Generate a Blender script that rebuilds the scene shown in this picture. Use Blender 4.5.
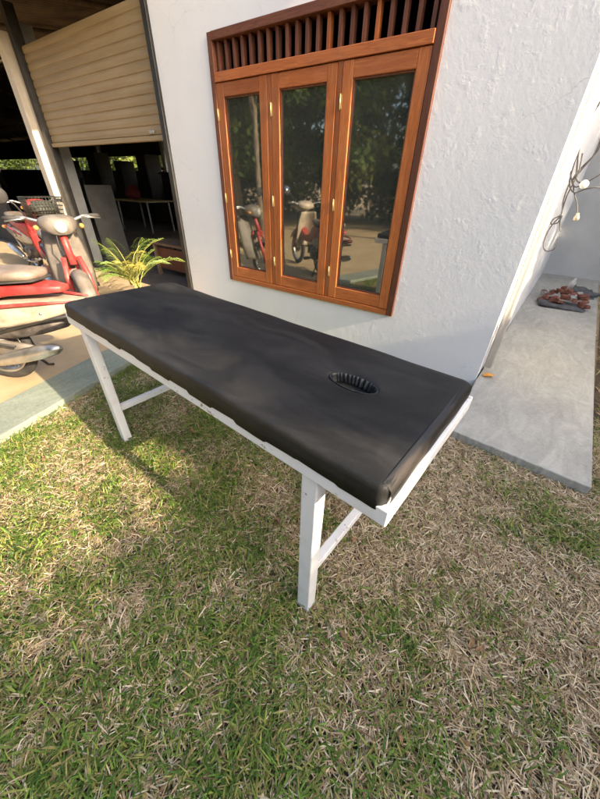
import bpy, bmesh, math, random
import numpy as np
from mathutils import Vector, Matrix

for o in list(bpy.data.objects): bpy.data.objects.remove(o)
S = bpy.context.scene; COL = S.collection
random.seed(7); RNG = np.random.default_rng(7)
rad = math.radians

# ------------------------------------------------------------------ camera
cam = bpy.data.cameras.new('camera'); cam_ob = bpy.data.objects.new('camera', cam); COL.objects.link(cam_ob)
cam.sensor_fit = 'HORIZONTAL'; cam.sensor_width = 36.0; cam.lens = 36.0*320.9/600.0
cam.clip_start = 0.02; cam.clip_end = 2000
_r = Vector((0.81202328, 0.58324606, 0.02102935)); _u = Vector((-0.34258788, 0.44717683, 0.8262363)); _f = Vector((-0.47249523, 0.67812751, -0.56293103))
M = Matrix.Identity(4)
for i in range(3): M[i][0] = _r[i]; M[i][1] = _u[i]; M[i][2] = -_f[i]
M[0][3], M[1][3], M[2][3] = 0.0, 0.0, 1.3251
cam_ob.matrix_world = M; S.camera = cam_ob

# ------------------------------------------------------------------ world, sun, exposure
SUN_EL, SUN_AZ = 25.0, -1.6            # azimuth measured from +x towards +y
SKY = 0.15; SUNP = 4.2; EXPO = 1.86
W = bpy.data.worlds.new('World'); S.world = W; W.use_nodes = True
nt = W.node_tree; nt.nodes.clear()
sky = nt.nodes.new('ShaderNodeTexSky'); sky.sky_type = 'NISHITA'; sky.sun_disc = False
sky.sun_elevation = rad(SUN_EL); sky.sun_rotation = rad(90 - SUN_AZ)
sky.air_density = 0.9; sky.dust_density = 4.2; sky.ozone_density = 0.7
bg = nt.nodes.new('ShaderNodeBackground'); bg.inputs[1].default_value = SKY
wo = nt.nodes.new('ShaderNodeOutputWorld'); nt.links.new(sky.outputs[0], bg.inputs[0]); nt.links.new(bg.outputs[0], wo.inputs[0])
sl = bpy.data.lights.new('sun', 'SUN'); sl.energy = SUNP; sl.angle = rad(0.6); sl.color = (1.0, 0.83, 0.60)
so = bpy.data.objects.new('sun', sl); COL.objects.link(so)
_s = Vector((math.cos(rad(SUN_EL))*math.cos(rad(SUN_AZ)), math.cos(rad(SUN_EL))*math.sin(rad(SUN_AZ)), math.sin(rad(SUN_EL))))
so.rotation_euler = (-_s).to_track_quat('-Z', 'Y').to_euler(); so.location = (8, 0, 8)
S.view_settings.view_transform = 'Standard'; S.view_settings.look = 'None'
S.view_settings.exposure = EXPO; S.view_settings.gamma = 1.0; S.view_settings.use_curve_mapping = False
S.render.engine = 'CYCLES'

# ------------------------------------------------------------------ materials
def new_mat(name):
    m = bpy.data.materials.new(name); m.use_nodes = True
    n = m.node_tree.nodes; b = n['Principled BSDF']; return m, m.node_tree, b
def N(t, kind, **kw):
    n = t.nodes.new(kind)
    for k, v in kw.items():
        if k in n.inputs: n.inputs[k].default_value = v
        else: setattr(n, k, v)
    return n
def coords(t, scale=(1, 1, 1), rot=(0, 0, 0), kind='Object'):
    tc = N(t, 'ShaderNodeTexCoord'); mp = N(t, 'ShaderNodeMapping'); mp.inputs['Scale'].default_value = scale; mp.inputs['Rotation'].default_value = rot
    t.links.new(tc.outputs[kind], mp.inputs[0]); return mp.outputs[0]
def noise(t, vec, scale, detail=6, rough=.6, dist=0.0):
    n = N(t, 'ShaderNodeTexNoise', Scale=scale, Detail=detail, Roughness=rough, Distortion=dist); t.links.new(vec, n.inputs['Vector']); return n.outputs['Fac']
def ramp(t, fac, stops):
    r = N(t, 'ShaderNodeValToRGB'); e = r.color_ramp.elements
    while len(e) < len(stops): e.new(0.5)
    for i, (p, c) in enumerate(stops): e[i].position = p; e[i].color = (*c, 1) if len(c) == 3 else c
    t.links.new(fac, r.inputs[0]); return r.outputs[0]
def mixc(t, fac, a, b, mode='MIX'):
    m = N(t, 'ShaderNodeMix', data_type='RGBA', blend_type=mode)
    for sock, v in ((m.inputs[0], fac), (m.inputs[6], a), (m.inputs[7], b)):
        if hasattr(v, 'links'): t.links.new(v, sock)
        else: sock.default_value = v if isinstance(v, float) else (*v, 1)
    return m.outputs[2]
def bump(t, b, h, strength=.3, dist=.01):
    n = N(t, 'ShaderNodeBump', Strength=strength, Distance=dist); t.links.new(h, n.inputs['Height']); t.links.new(n.outputs[0], b.inputs['Normal'])
def dirty(m, dirt=(.16, .125, .085), lo=.5, hi=.72, scale=7):
    t = m.node_tree; b = t.nodes['Principled BSDF']; l = b.inputs['Base Color'].links[0].from_socket
    f = noise(t, coords(t, (1, 1, 1.6)), scale, 9, .72); t.links.new(mixc(t, ramp(t, f, [(lo, (0, 0, 0)), (hi, (.85,)*3)]), l, dirt), b.inputs['Base Color']); return m
def mat(name, c1, c2=None, rough=.6, scale=8, bumps=.15, bdist=.004, metal=0.0, stretch=(1, 1, 1), r2=None, spec=.5, lo=.35, hi=.65):
    m, t, b = new_mat(name); v = coords(t, stretch)
    f = noise(t, v, scale)
    t.links.new(ramp(t, f, [(lo, c1), (hi, c2 or c1)]), b.inputs['Base Color'])
    b.inputs['Metallic'].default_value = metal; b.inputs['Specular IOR Level'].default_value = spec
    if r2 is None: b.inputs['Roughness'].default_value = rough
    else: t.links.new(ramp(t, noise(t, v, scale*2.3), [(.3, (rough,)*3), (.7, (r2,)*3)]), b.inputs['Roughness'])
    if bumps: bump(t, b, noise(t, v, scale*6, 8, .7), bumps, bdist)
    return m
def leaf_mat(name, trans=.35, rough=.5):
    m, t, b = new_mat(name)
    a = N(t, 'ShaderNodeAttribute', attribute_name='tint')
    t.links.new(a.outputs['Color'], b.inputs['Base Color']); b.inputs['Roughness'].default_value = rough; b.inputs['Specular IOR Level'].default_value = .3
    tr = N(t, 'ShaderNodeBsdfTranslucent'); t.links.new(a.outputs['Color'], tr.inputs[0])
    mx = N(t, 'ShaderNodeMixShader'); mx.inputs[0].default_value = trans
    t.links.new(b.outputs[0], mx.inputs[1]); t.links.new(tr.outputs[0], mx.inputs[2])
    t.links.new(mx.outputs[0], t.nodes['Material Output'].inputs[0]); return m

MT = {}
def plaster():
    m, t, b = new_mat('wall_plaster'); v = coords(t)
    big = noise(t, v, 1.3, 4); fine = noise(t, v, 26, 9, .65); mid = noise(t, v, 11, 5, .6, .2)
    c = ramp(t, big, [(.3, (.74, .74, .74)), (.7, (.82, .81, .79))])
    c = mixc(t, ramp(t, noise(t, coords(t, (1, 1, .35)), 5, 7, .7), [(.62, (0, 0, 0)), (.82, (.35, .35, .35))]), c, (.60, .58, .54))
    vo = N(t, 'ShaderNodeTexVoronoi', feature='DISTANCE_TO_EDGE', Scale=1.7); wv = N(t, 'ShaderNodeVectorMath', operation='ADD'); t.links.new(v, wv.inputs[0])
    nz = N(t, 'ShaderNodeTexNoise', Scale=3.5, Detail=5.0); t.links.new(v, nz.inputs['Vector']); sc_ = N(t, 'ShaderNodeVectorMath', operation='SCALE'); sc_.inputs['Scale'].default_value = .35; t.links.new(nz.outputs['Color'], sc_.inputs[0]); t.links.new(sc_.outputs[0], wv.inputs[1]); t.links.new(wv.outputs[0], vo.inputs['Vector'])
    crk = ramp(t, vo.outputs['Distance'], [(.0, (1, 1, 1)), (.0035, (0, 0, 0))]); msk = ramp(t, noise(t, v, 1.9, 3), [(.52, (0, 0, 0)), (.66, (.55,)*3)])
    ck = N(t, 'ShaderNodeMath', operation='MULTIPLY'); t.links.new(crk, ck.inputs[0]); t.links.new(msk, ck.inputs[1]); c = mixc(t, ck.outputs[0], c, (.36, .34, .31))
    t.links.new(c, b.inputs['Base Color']); b.inputs['Roughness'].default_value = .75; b.inputs['Specular IOR Level'].default_value = .25
    h = N(t, 'ShaderNodeMath', operation='ADD'); t.links.new(ramp(t, mid, [(.55, (0, 0, 0)), (.8, (1, 1, 1))]), h.inputs[0]); t.links.new(fine, h.inputs[1])
    bump(t, b, h.outputs[0], .24, .005); return m
MT['plaster'] = plaster()
def wood(name, dark, light, stretch, rough=.38):
    m, t, b = new_mat(name); v = coords(t, stretch)
    g = noise(t, v, 6, 8, .62, 1.2); g2 = noise(t, coords(t, tuple(s*.35 for s in stretch)), 4, 3, .5)
    c = ramp(t, g, [(.28, dark), (.5, tuple((a+b_)/2 for a, b_ in zip(dark, light))), (.72, light)])
    c = mixc(t, ramp(t, g2, [(.35, (0, 0, 0)), (.7, (.45, .45, .45))]), c, dark)
    oi = N(t, 'ShaderNodeObjectInfo'); c = mixc(t, 1.0, c, ramp(t, oi.outputs['Random'], [(0, (.68, .64, .60)), (.5, (.95, .93, .9)), (1, (1.12, 1.1, 1.05))]), 'MULTIPLY')
    w2 = noise(t, coords(t, (1, 1, 1)), 3.0, 8, .7); c = mixc(t, ramp(t, w2, [(.55, (0, 0, 0)), (.75, (.3,)*3)]), c, (.30, .17, .085))
    t.links.new(c, b.inputs['Base Color']); t.links.new(ramp(t, w2, [(.35, (rough,)*3), (.7, (rough+.25,)*3)]), b.inputs['Roughness'])
    bump(t, b, g, .22, .002); return m
MT['wood_v'] = wood('varnished_wood_upright', (.29, .072, .017), (.58, .20, .052), (14, 14, 1.1))
MT['wood_h'] = wood('varnished_wood_level', (.27, .068, .017), (.54, .18, .050), (1.1, 14, 14))
MT['wood_d'] = wood('dark_wood', (.085, .026, .013), (.23, .080, .036), (14, 14, 1.2), .5)
MT['wood_dh'] = wood('dark_wood_level', (.08, .025, .012), (.22, .076, .034), (1.2, 14, 14), .5)
MT['wood_raw'] = wood('raw_wood', (.12, .075, .045), (.30, .20, .12), (3, 10, 3), .7)
def vinyl():
    m, t, b = new_mat('black_vinyl'); v = coords(t)
    n1 = noise(t, coords(t, (.8, 1.9, 1)), 3.4, 8, .62, .9); n2 = noise(t, v, 38, 6, .7)
    c = ramp(t, n1, [(.36, (.0060, .0062, .0066)), (.50, (.0120, .0118, .0115)), (.64, (.0235, .0222, .0205))])
    t.links.new(c, b.inputs['Base Color'])
    c = mixc(t, ramp(t, noise(t, v, 95, 4, .8), [(.60, (0, 0, 0)), (.74, (.45,)*3)]), c, (.05, .045, .038)); t.links.new(c, b.inputs['Base Color'])
    t.links.new(ramp(t, n1, [(.3, (.50,)*3), (.7, (.66,)*3)]), b.inputs['Roughness']); b.inputs['Specular IOR Level'].default_value = .30
    vo = N(t, 'ShaderNodeTexVoronoi', Scale=420.0); t.links.new(v, vo.inputs['Vector'])
    h = N(t, 'ShaderNodeMath', operation='ADD'); t.links.new(vo.outputs['Distance'], h.inputs[0])
    n3 = N(t, 'ShaderNodeMath', operation='MULTIPLY'); t.links.new(noise(t, v, 9, 3), n3.inputs[0]); n3.inputs[1].default_value = 4.0; t.links.new(n3.outputs[0], h.inputs[1])
    bump(t, b, h.outputs[0], .30, .0016); return m
MT['vinyl'] = vinyl()
MT['vinyl_worn'] = mat('worn_vinyl_edge', (.008, .008, .008), (.065, .046, .038), .5, 9, .25, .002, stretch=(6, .5, 1), lo=.48, hi=.80)
def chipped():
    m = MT['white_paint']; t = m.node_tree; b = t.nodes['Principled BSDF']; l = b.inputs['Base Color'].links[0].from_socket
    f = noise(t, coords(t), 46, 5, .7); g = noise(t, coords(t), 5, 3, .5); mm_ = N(t, 'ShaderNodeMath', operation='MULTIPLY'); t.links.new(f, mm_.inputs[0]); t.links.new(g, mm_.inputs[1])
    t.links.new(mixc(t, ramp(t, mm_.outputs[0], [(.37, (0, 0, 0)), (.41, (.8,)*3)]), l, (.20, .11, .06)), b.inputs['Base Color'])
MT['vinyl_gloss'] = mat('pleated_vinyl', (.010, .011, .012), (.06, .062, .062), .45, 30, .1, .001)
MT['white_paint'] = mat('white_painted_steel', (.78, .78, .78), (.66, .64, .60), .42, 9, .12, .001, lo=.5, hi=.85)
chipped()
def concrete(name, a, bcol, rot=.5, scale=3.0):
    m, t, b = new_mat(name); v = coords(t)
    sw = noise(t, coords(t, (2.2, .75, 1), (0, 0, rot)), scale, 8, .66, 2.2); sp = noise(t, v, 60, 6, .7); st = noise(t, v, 1.1, 4)
    c = ramp(t, sw, [(.30, a), (.52, tuple((x+y)/2 for x, y in zip(a, bcol))), (.66, bcol)])
    c = mixc(t, ramp(t, st, [(.42, (0, 0, 0)), (.75, (.55,)*3)]), c, tuple(x*.62 for x in a))
    c = mixc(t, .18, c, ramp(t, sp, [(.3, (.1,)*3), (.7, (.6,)*3)]))
    t.links.new(c, b.inputs['Base Color']); b.inputs['Roughness'].default_value = .7; b.inputs['Specular IOR Level'].default_value = .35
    h = N(t, 'ShaderNodeMath', operation='ADD'); t.links.new(sw, h.inputs[0]); t.links.new(sp, h.inputs[1])
    bump(t, b, h.outputs[0], .35, .006); return m
MT['slab'] = concrete('brushed_concrete', (.33, .315, .26), (.50, .475, .40))
MT['kerb'] = concrete('green_cement', (.155, .195, .145), (.25, .285, .215), 1.2)
MT['floor'] = mat('tan_cement_floor', (.36, .265, .15), (.46, .35, .205), .6, 3, .15, .004)
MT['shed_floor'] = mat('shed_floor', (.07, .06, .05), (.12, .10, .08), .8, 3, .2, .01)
MT['grey_wall'] = mat('grey_render', (.50, .485, .455), (.58, .565, .53), .85, 2.5, .3, .006)
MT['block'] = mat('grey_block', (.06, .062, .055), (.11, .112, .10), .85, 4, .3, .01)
MT['roof'] = mat('rusty_roof_sheet', (.07, .050, .030), (.16, .11, .06), .7, 3, .2, .006)
MT['shutter'] = mat('cream_roller_shutter', (.25, .18, .092), (.31, .23, .125), .6, 4, .06, .002, stretch=(.4, 1, 3))
MT['black_steel'] = mat('black_steel', (.012, .011, .010), (.03, .026, .022), .5, 10, .1, .002)
MT['cream_post'] = mat('cream_painted_post', (.50, .43, .33), (.58, .51, .41), .6, 6, .15, .003)
MT['grey_post'] = mat('grey_painted_post', (.30, .31, .30), (.38, .39, .38), .6, 5, .15, .003)
MT['board'] = mat('grey_board', (.08, .077, .068), (.12, .115, .10), .7, 5, .1, .002)
MT['red'] = mat('red_plastic', (.30, .022, .020), (.40, .050, .042), .34, 11, .06, .001, r2=.62)
MT['cream_pl'] = mat('cream_plastic', (.34, .28, .20), (.46, .39, .30), .45, 11, .08, .001)
MT['grey_pl'] = mat('dusty_grey_plastic', (.095, .082, .068), (.18, .155, .13), .55, 9, .05, .001)
for k_ in ('red', 'cream_pl', 'grey_pl'): dirty(MT[k_])
MT['seat'] = mat('seat_vinyl', (.13, .10, .075), (.23, .18, .14), .55, 10, .2, .002)
MT['engine'] = mat('engine_metal', (.06, .05, .045), (.17, .145, .13), .5, 16, .3, .004, metal=.4)
MT['chrome'] = mat('dull_chrome', (.42, .40, .37), (.60, .58, .55), .25, 10, .04, .001, metal=.9, r2=.5)
MT['rubber'] = mat('rubber', (.018, .017, .016), (.04, .036, .032), .8, 14, .2, .002)
MT['tail'] = mat('red_lens', (.10, .012, .010), (.16, .02, .015), .15, 9, 0)
MT['amber'] = mat('amber_lens', (.50, .22, .05), (.58, .30, .09), .2, 9, 0)
MT['lens'] = mat('clear_lens', (.28, .28, .27), (.36, .36, .35), .1, 9, 0)
MT['mirror'] = mat('mirror_glass', (.85, .87, .9), None, .05, 4, 0, metal=1.0)
MT['basket'] = mat('black_wire', (.015, .017, .013), (.035, .035, .028), .5, 12, .05, .001)
MT['bag'] = mat('black_cloth', (.022, .024, .018), (.05, .05, .04), .8, 9, .3, .004)
MT['brass'] = mat('brass', (.40, .30, .13), (.52, .41, .2), .45, 9, .02, .001, metal=.6)
MT['pvc'] = mat('white_pvc', (.56, .54, .50), (.64, .62, .59), .4, 4, .03, .001)
MT['wire'] = mat('grey_cable', (.045, .042, .042), (.085, .08, .078), .5, 10, .02, .001)
MT['brick'] = mat('broken_brick', (.13, .040, .026), (.27, .115, .075), .9, 14, .5, .006)
MT['mortar'] = mat('grey_rubble', (.30, .29, .27), (.44, .42, .39), .9, 12, .5, .006)
MT['slate'] = mat('dark_tile', (.05, .052, .055), (.11, .11, .11), .7, 12, .3, .004)
MT['bark'] = mat('bark', (.10, .075, .05), (.24, .19, .14), .9, 5, .6, .02, stretch=(3, 3, .6))
MT['palm_bark'] = mat('palm_bark', (.16, .135, .11), (.30, .26, .21), .9, 5, .6, .02, stretch=(1, 1, 5))
MT['soil'] = mat('lawn_soil', (.055, .036, .020), (.13, .085, .048), .95, 14, .6, .012)
MT['earth'] = mat('sandy_ground', (.34, .25, .14), (.46, .34, .20), .95, .9, .4, .02)
MT['blue_cloth'] = mat('red_cloth', (.10, .012, .012), (.15, .02, .02), .8, 8, .3, .004)
MT['yellow_top'] = mat('yellow_table_top', (.26, .22, .10), (.32, .27, .13), .5, 5, .05, .001)
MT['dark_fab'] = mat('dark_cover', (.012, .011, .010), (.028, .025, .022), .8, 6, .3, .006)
MT['leafdead'] = mat('orange_leaf', (.55, .22, .03), (.68, .34, .06), .6, 30, .2, .001)
MT['clay'] = mat('clay_pot', (.28, .12, .07), (.38, .18, .11), .8, 8, .2, .003)
MT['leaf'] = leaf_mat('tree_leaves', .3)
MT['grass'] = leaf_mat('grass_blades', .35, .55)
MT['straw'] = leaf_mat('dry_blades', .15, .8)
MT['frond'] = leaf_mat('palm_fronds', .35, .42)
def glass():
    m, t, b = new_mat('window_glass'); t.nodes.remove(b)
    g = N(t, 'ShaderNodeBsdfGlossy', Roughness=.030); g.inputs[0].default_value = (.95, .96, .92, 1)
    tr = N(t, 'ShaderNodeBsdfTransparent'); tr.inputs[0].default_value = (.30, .32, .30, 1)
    di = N(t, 'ShaderNodeBsdfDiffuse'); di.inputs[0].default_value = (.15, .16, .125, 1)
    mx = N(t, 'ShaderNodeMixShader'); mx.inputs[0].default_value = .30; t.links.new(tr.outputs[0], mx.inputs[1]); t.links.new(di.outputs[0], mx.inputs[2])
    fr = N(t, 'ShaderNodeFresnel', IOR=2.9)
    v = coords(t); bn = N(t, 'ShaderNodeBump', Strength=.05, Distance=.01); t.links.new(noise(t, v, 2.2, 2), bn.inputs['Height']); t.links.new(bn.outputs[0], g.inputs['Normal'])
    m2 = N(t, 'ShaderNodeMixShader'); t.links.new(fr.outputs[0], m2.inputs[0]); t.links.new(mx.outputs[0], m2.inputs[1]); t.links.new(g.outputs[0], m2.inputs[2])
    t.links.new(m2.outputs[0], t.nodes['Material Output'].inputs[0]); return m
MT['glass'] = glass()

# ------------------------------------------------------------------ mesh helpers
class MB:
    def __init__(s): s.v = []; s.f = []; s.smooth = []
    def add(s, vs, fs, smooth=False):
        o = len(s.v); s.v += [tuple(map(float, p)) for p in vs]; s.f += [tuple(i+o for i in f) for f in fs]; s.smooth += [smooth]*len(fs); return s
    def box(s, a, b, rot=None, bev=.0):
        (x0, y0, z0), (x1, y1, z1) = a, b
        if bev > 0:
            bm = bmesh.new(); bmesh.ops.create_cube(bm, size=1)
            for v in bm.verts: v.co = Vector(((x0+x1)/2+v.co.x*(x1-x0), (y0+y1)/2+v.co.y*(y1-y0), (z0+z1)/2+v.co.z*(z1-z0)))
            bmesh.ops.bevel(bm, geom=bm.edges[:], offset=bev, segments=2, affect='EDGES', profile=.5)
            bm.verts.index_update(); vs = [v.co.copy() for v in bm.verts]; fs = [[v.index for v in f.verts] for f in bm.faces]; bm.free()
        else:
            vs = [Vector(p) for p in ((x0,y0,z0),(x1,y0,z0),(x1,y1,z0),(x0,y1,z0),(x0,y0,z1),(x1,y0,z1),(x1,y1,z1),(x0,y1,z1))]
            fs = [(3,2,1,0),(4,5,6,7),(0,1,5,4),(1,2,6,5),(2,3,7,6),(3,0,4,7)]
        if rot is not None: vs = [rot @ v for v in vs]
        return s.add(vs, fs)
    def tube(s, pts, r, n=10, cap=True):
        P = [Vector(p) for p in pts]; rr = r if isinstance(r, (list, tuple)) else [r]*len(P)
        vs = []; fs = []; ref = None
        for i, p in enumerate(P):
            d = (P[min(i+1, len(P)-1)] - P[max(i-1, 0)]).normalized()
            if ref is None: ref = d.orthogonal().normalized()
            ref = (ref - d*ref.dot(d)); ref = ref.normalized() if ref.length > 1e-6 else d.orthogonal().normalized()
            b = d.cross(ref)
            for k in range(n):
                a = 2*math.pi*k/n; vs.append(p + (ref*math.cos(a)+b*math.sin(a))*rr[i])
        for i in range(len(P)-1):
            for k in range(n): fs.append((i*n+k, i*n+(k+1) % n, (i+1)*n+(k+1) % n, (i+1)*n+k))
        if cap: fs.append(tuple(range(n-1, -1, -1))); fs.append(tuple((len(P)-1)*n+k for k in range(n)))
        return s.add(vs, fs, True)
    def lathe(s, c, axis, prof, n=24):
        c = Vector(c); d = Vector(axis).normalized(); a = d.orthogonal().normalized(); b = d.cross(a); vs = []; fs = []
        for r, h in prof:
            for k in range(n):
                t = 2*math.pi*k/n; vs.append(c + d*h + (a*math.cos(t)+b*math.sin(t))*max(r, 1e-4))
        for i in range(len(prof)-1):
            for k in range(n): fs.append((i*n+k, i*n+(k+1) % n, (i+1)*n+(k+1) % n, (i+1)*n+k))
        return s.add(vs, fs, True)
    def loft(s, secs, n=18, e=2.6, axis='x'):
        """secs: (x, ycentre, zcentre, half width, half height)"""
        vs = []; fs = []
        for x, yc, zc, hw, hh in secs:
            for k in range(n):
                t = 2*math.pi*k/n; c, q = math.cos(t), math.sin(t)
                vs.append(Vector((x, yc+hw*math.copysign(abs(c)**(2/e), c), zc+hh*math.copysign(abs(q)**(2/e), q))))
        for i in range(len(secs)-1):
            for k in range(n): fs.append((i*n+k, i*n+(k+1) % n, (i+1)*n+(k+1) % n, (i+1)*n+k))
        fs.append(tuple(range(n-1, -1, -1))); fs.append(tuple((len(secs)-1)*n+k for k in range(n)))
        return s.add(vs, fs, True)
    def build(s, name, m, parent=None, bev=0.0):
        me = bpy.data.meshes.new(name); me.from_pydata(s.v, [], s.f); me.update()
        me.polygons.foreach_set('use_smooth', s.smooth)
        me.materials.append(MT[m] if isinstance(m, str) else m)
        bm = bmesh.new(); bm.from_mesh(me); bmesh.ops.recalc_face_normals(bm, faces=bm.faces); bm.to_mesh(me); bm.free()
        o = bpy.data.objects.new(name, me); COL.objects.link(o)
        if parent: o.parent = parent
        if bev:
            b = o.modifiers.new('bevel', 'BEVEL'); b.width = bev; b.segments = 2; b.limit_method = 'ANGLE'
        return o
def tag(o, label=None, cat=None, group=None, kind=None):
    for k, v in (('label', label), ('category', cat), ('group', group), ('kind', kind)):
        if v: o[k] = v
    return o
def thing(name, label, cat, loc=(0, 0, 0), rz=0.0, group=None):
    o = bpy.data.objects.new(name, None); COL.objects.link(o); o.location = loc; o.rotation_euler = (0, 0, rz); o.empty_display_size = .1
    return tag(o, label, cat, group)
def np_mesh(name, verts, loops, starts, totals, tint, m, parent=None, smooth=False):
    me = bpy.data.meshes.new(name)
    me.vertices.add(len(verts)); me.vertices.foreach_set('co', verts.astype(np.float32).ravel())
    me.loops.add(len(loops)); me.loops.foreach_set('vertex_index', loops.astype(np.int32))
    me.polygons.add(len(starts)); me.polygons.foreach_set('loop_start', starts.astype(np.int32)); me.polygons.foreach_set('loop_total', totals.astype(np.int32))
    if smooth: me.polygons.foreach_set('use_smooth', np.ones(len(starts), bool))
    me.update(calc_edges=True); me.validate()
    at = me.color_attributes.new('tint', 'FLOAT_COLOR', 'POINT')
    at.data.foreach_set('color', np.concatenate([tint, np.ones((len(tint), 1))], 1).astype(np.float32).ravel())
    me.materials.append(MT[m]); o = bpy.data.objects.new(name, me); COL.objects.link(o)
    if parent: o.parent = parent
    return o
def structure(name, pts, z, m, thick=0.0, bev=0.0):
    mb = MB(); n = len(pts)
    if thick: mb.add([(x, y, z) for x, y in pts]+[(x, y, z-thick) for x, y in pts], [tuple(range(n)), tuple(range(2*n-1, n-1, -1))]+[(i, i+n, (i+1) % n+n, (i+1) % n) for i in range(n)])
    else: mb.add([(x, y, z) for x, y in pts], [tuple(range(n))])
    return tag(mb.build(name, m, None, bev), kind='structure')

# ------------------------------------------------------------------ ground
YW = 2.6
structure('ground', [(-300, -300), (300, -300), (300, 300), (-300, 300)], -.012, 'earth')
LAWN = [(-1.05, -4.0), (5.0, -4.0), (5.0, 9.0), (1.0, 9.0), (.60, 1.79), (-.10, 1.83), (-.10, 2.62), (-2.98, 2.62)]
structure('lawn_soil', LAWN, -.004, 'soil')
K0, K1 = Vector((-2.19, 0.0)), Vector((-2.97, 2.58)); kd = (K1-K0).normalized(); kn = Vector((-kd.y, kd.x))
def kp(t, off): p = K0 + kd*t + kn*off; return (p.x, p.y)
structure('veranda_kerb', [kp(-4, 0), kp(2.68, 0), kp(2.68, .345), kp(-4, .345)], .056, 'kerb', .1, .006)
structure('veranda_floor', [kp(-4, .346), kp(2.66, .346), (-3.5, 2.59), (-15, 2.59), (-15, -3.6)], .050, 'floor', .09)
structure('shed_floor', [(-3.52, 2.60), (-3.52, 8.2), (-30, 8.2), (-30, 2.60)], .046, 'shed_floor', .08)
structure('concrete_path', [(-.111+.703*i/40, 1.827-.047*i/40+random.uniform(-.0035, .0035)) for i in range(41)]+[(.68+random.uniform(-.002, .002), 4.0), (.772, 5.98), (.84, 7.42), (.02, 7.42), (-.118, 2.64), (-.124, 2.596)], .06, 'slab', .09, .006)

# ------------------------------------------------------------------ house
house = thing('house', 'white plastered house with a three-sash wooden window', 'house', (-1.8, YW, 0))
def H(mb, name, m, parent=None, bev=0.0):
    o = mb.build(name, m, None, bev); p = parent or house
    o.parent = p; o.matrix_parent_inverse = Matrix.Translation(-Vector((-1.8, YW, 0))) if p is house else Matrix.Identity(4)
    return o
WX0, WX1, WZ0, WZ1 = -2.790, -.885, .400, 2.278
HT = 3.35; XL, XR = -3.5, -.126; TH = .16
w = MB()
def quad_wall(mb, x0, x1, z0, z1):
    nx = max(1, int((x1-x0)/.3)); 
    mb.box((x0, YW, z0), (x1, YW+TH, z1))
quad_wall(w, XL, WX0, -.1, HT); quad_wall(w, WX1, XR, -.1, HT); quad_wall(w, WX0, WX1, -.1, WZ0); quad_wall(w, WX0, WX1, WZ1, HT)
# merge the four pieces into one skin without inner seams
def weld(o):
    bm = bmesh.new(); bm.from_mesh(o.data); bmesh.ops.remove_doubles(bm, verts=bm.verts, dist=1e-4); bm.to_mesh(o.data); bm.free()
def front_wall():
    xs = [XL, WX0, WX1, XR]; zs = [-.1, WZ0, WZ1, HT]; mb = MB()
    for y in (YW, YW+TH):
        for i in range(3):
            for j in range(3):
                if (i, j) == (1, 1): continue
                mb.add([(xs[i], y, zs[j]), (xs[i+1], y, zs[j]), (xs[i+1], y, zs[j+1]), (xs[i], y, zs[j+1])], [(0, 1, 2, 3)])
    def q(a, b, c, d): mb.add([a, b, c, d], [(0, 1, 2, 3)])
    y0, y1 = YW, YW+TH
    for x0, x1, z0, z1 in ((WX0, WX0, WZ0, WZ1), (WX1, WX1, WZ0, WZ1), (XL, XL, -.1, HT), (XR, XR, -.1, HT)):
        q((x0, y0, z0), (x0, y1, z0), (x0, y1, z1), (x0, y0, z1))
    for z in (WZ0, WZ1): q((WX0, y0, z), (WX1, y0, z), (WX1, y1, z), (WX0, y1, z))
    q((XL, y0, HT), (XR, y0, HT), (XR, y1, HT), (XL, y1, HT)); return mb
fw = front_wall(); o = H(fw, 'wall', 'plaster'); weld(o)
sw = MB(); y0, y1 = YW+TH+.002, 7.4
sw.add([(XR, y0, -.1), (.035, y1, -.1), (.035, y1, HT), (XR, y0, HT), (XR-.16, y0, -.1), (-.12, y1, -.1), (-.12, y1, HT), (XR-.16, y0, HT)],
       [(0, 1, 2, 3), (4, 7, 6, 5), (0, 3, 7, 4), (1, 5, 6, 2), (3, 2, 6, 7)])
H(sw, 'wall', 'plaster')
H(MB().box((-.12, 7.402, -.1), (4.2, 7.56, HT)), 'wall', 'grey_wall')
H(MB().box((XL, YW+TH+.002, -.1), (XL+.15, 7.4, HT)), 'wall', 'block')
H(MB().box((XL+.152, 5.6, -.1), (-.29, 5.75, HT)), 'wall', 'dark_fab')
H(MB().box((XL-.1, YW-.12, HT+.002), (.30, 7.7, HT+.14)).box((.302, 7.2, HT+.004), (4.3, 7.7, HT+.138)), 'roof', 'grey_wall', None, .01)
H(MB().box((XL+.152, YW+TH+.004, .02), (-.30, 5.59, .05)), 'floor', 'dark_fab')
# corner plaster strip and rain pipe on the side wall
H(MB().tube([(-.088, 2.80, .10), (-.088, 2.80, 3.2)], .028, 14), 'rain_pipe', 'pvc')
H(MB().box((-.121, 3.02, .062), (-.096, 3.16, 3.2)), 'wall_batten', 'pvc', None, .004)

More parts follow.
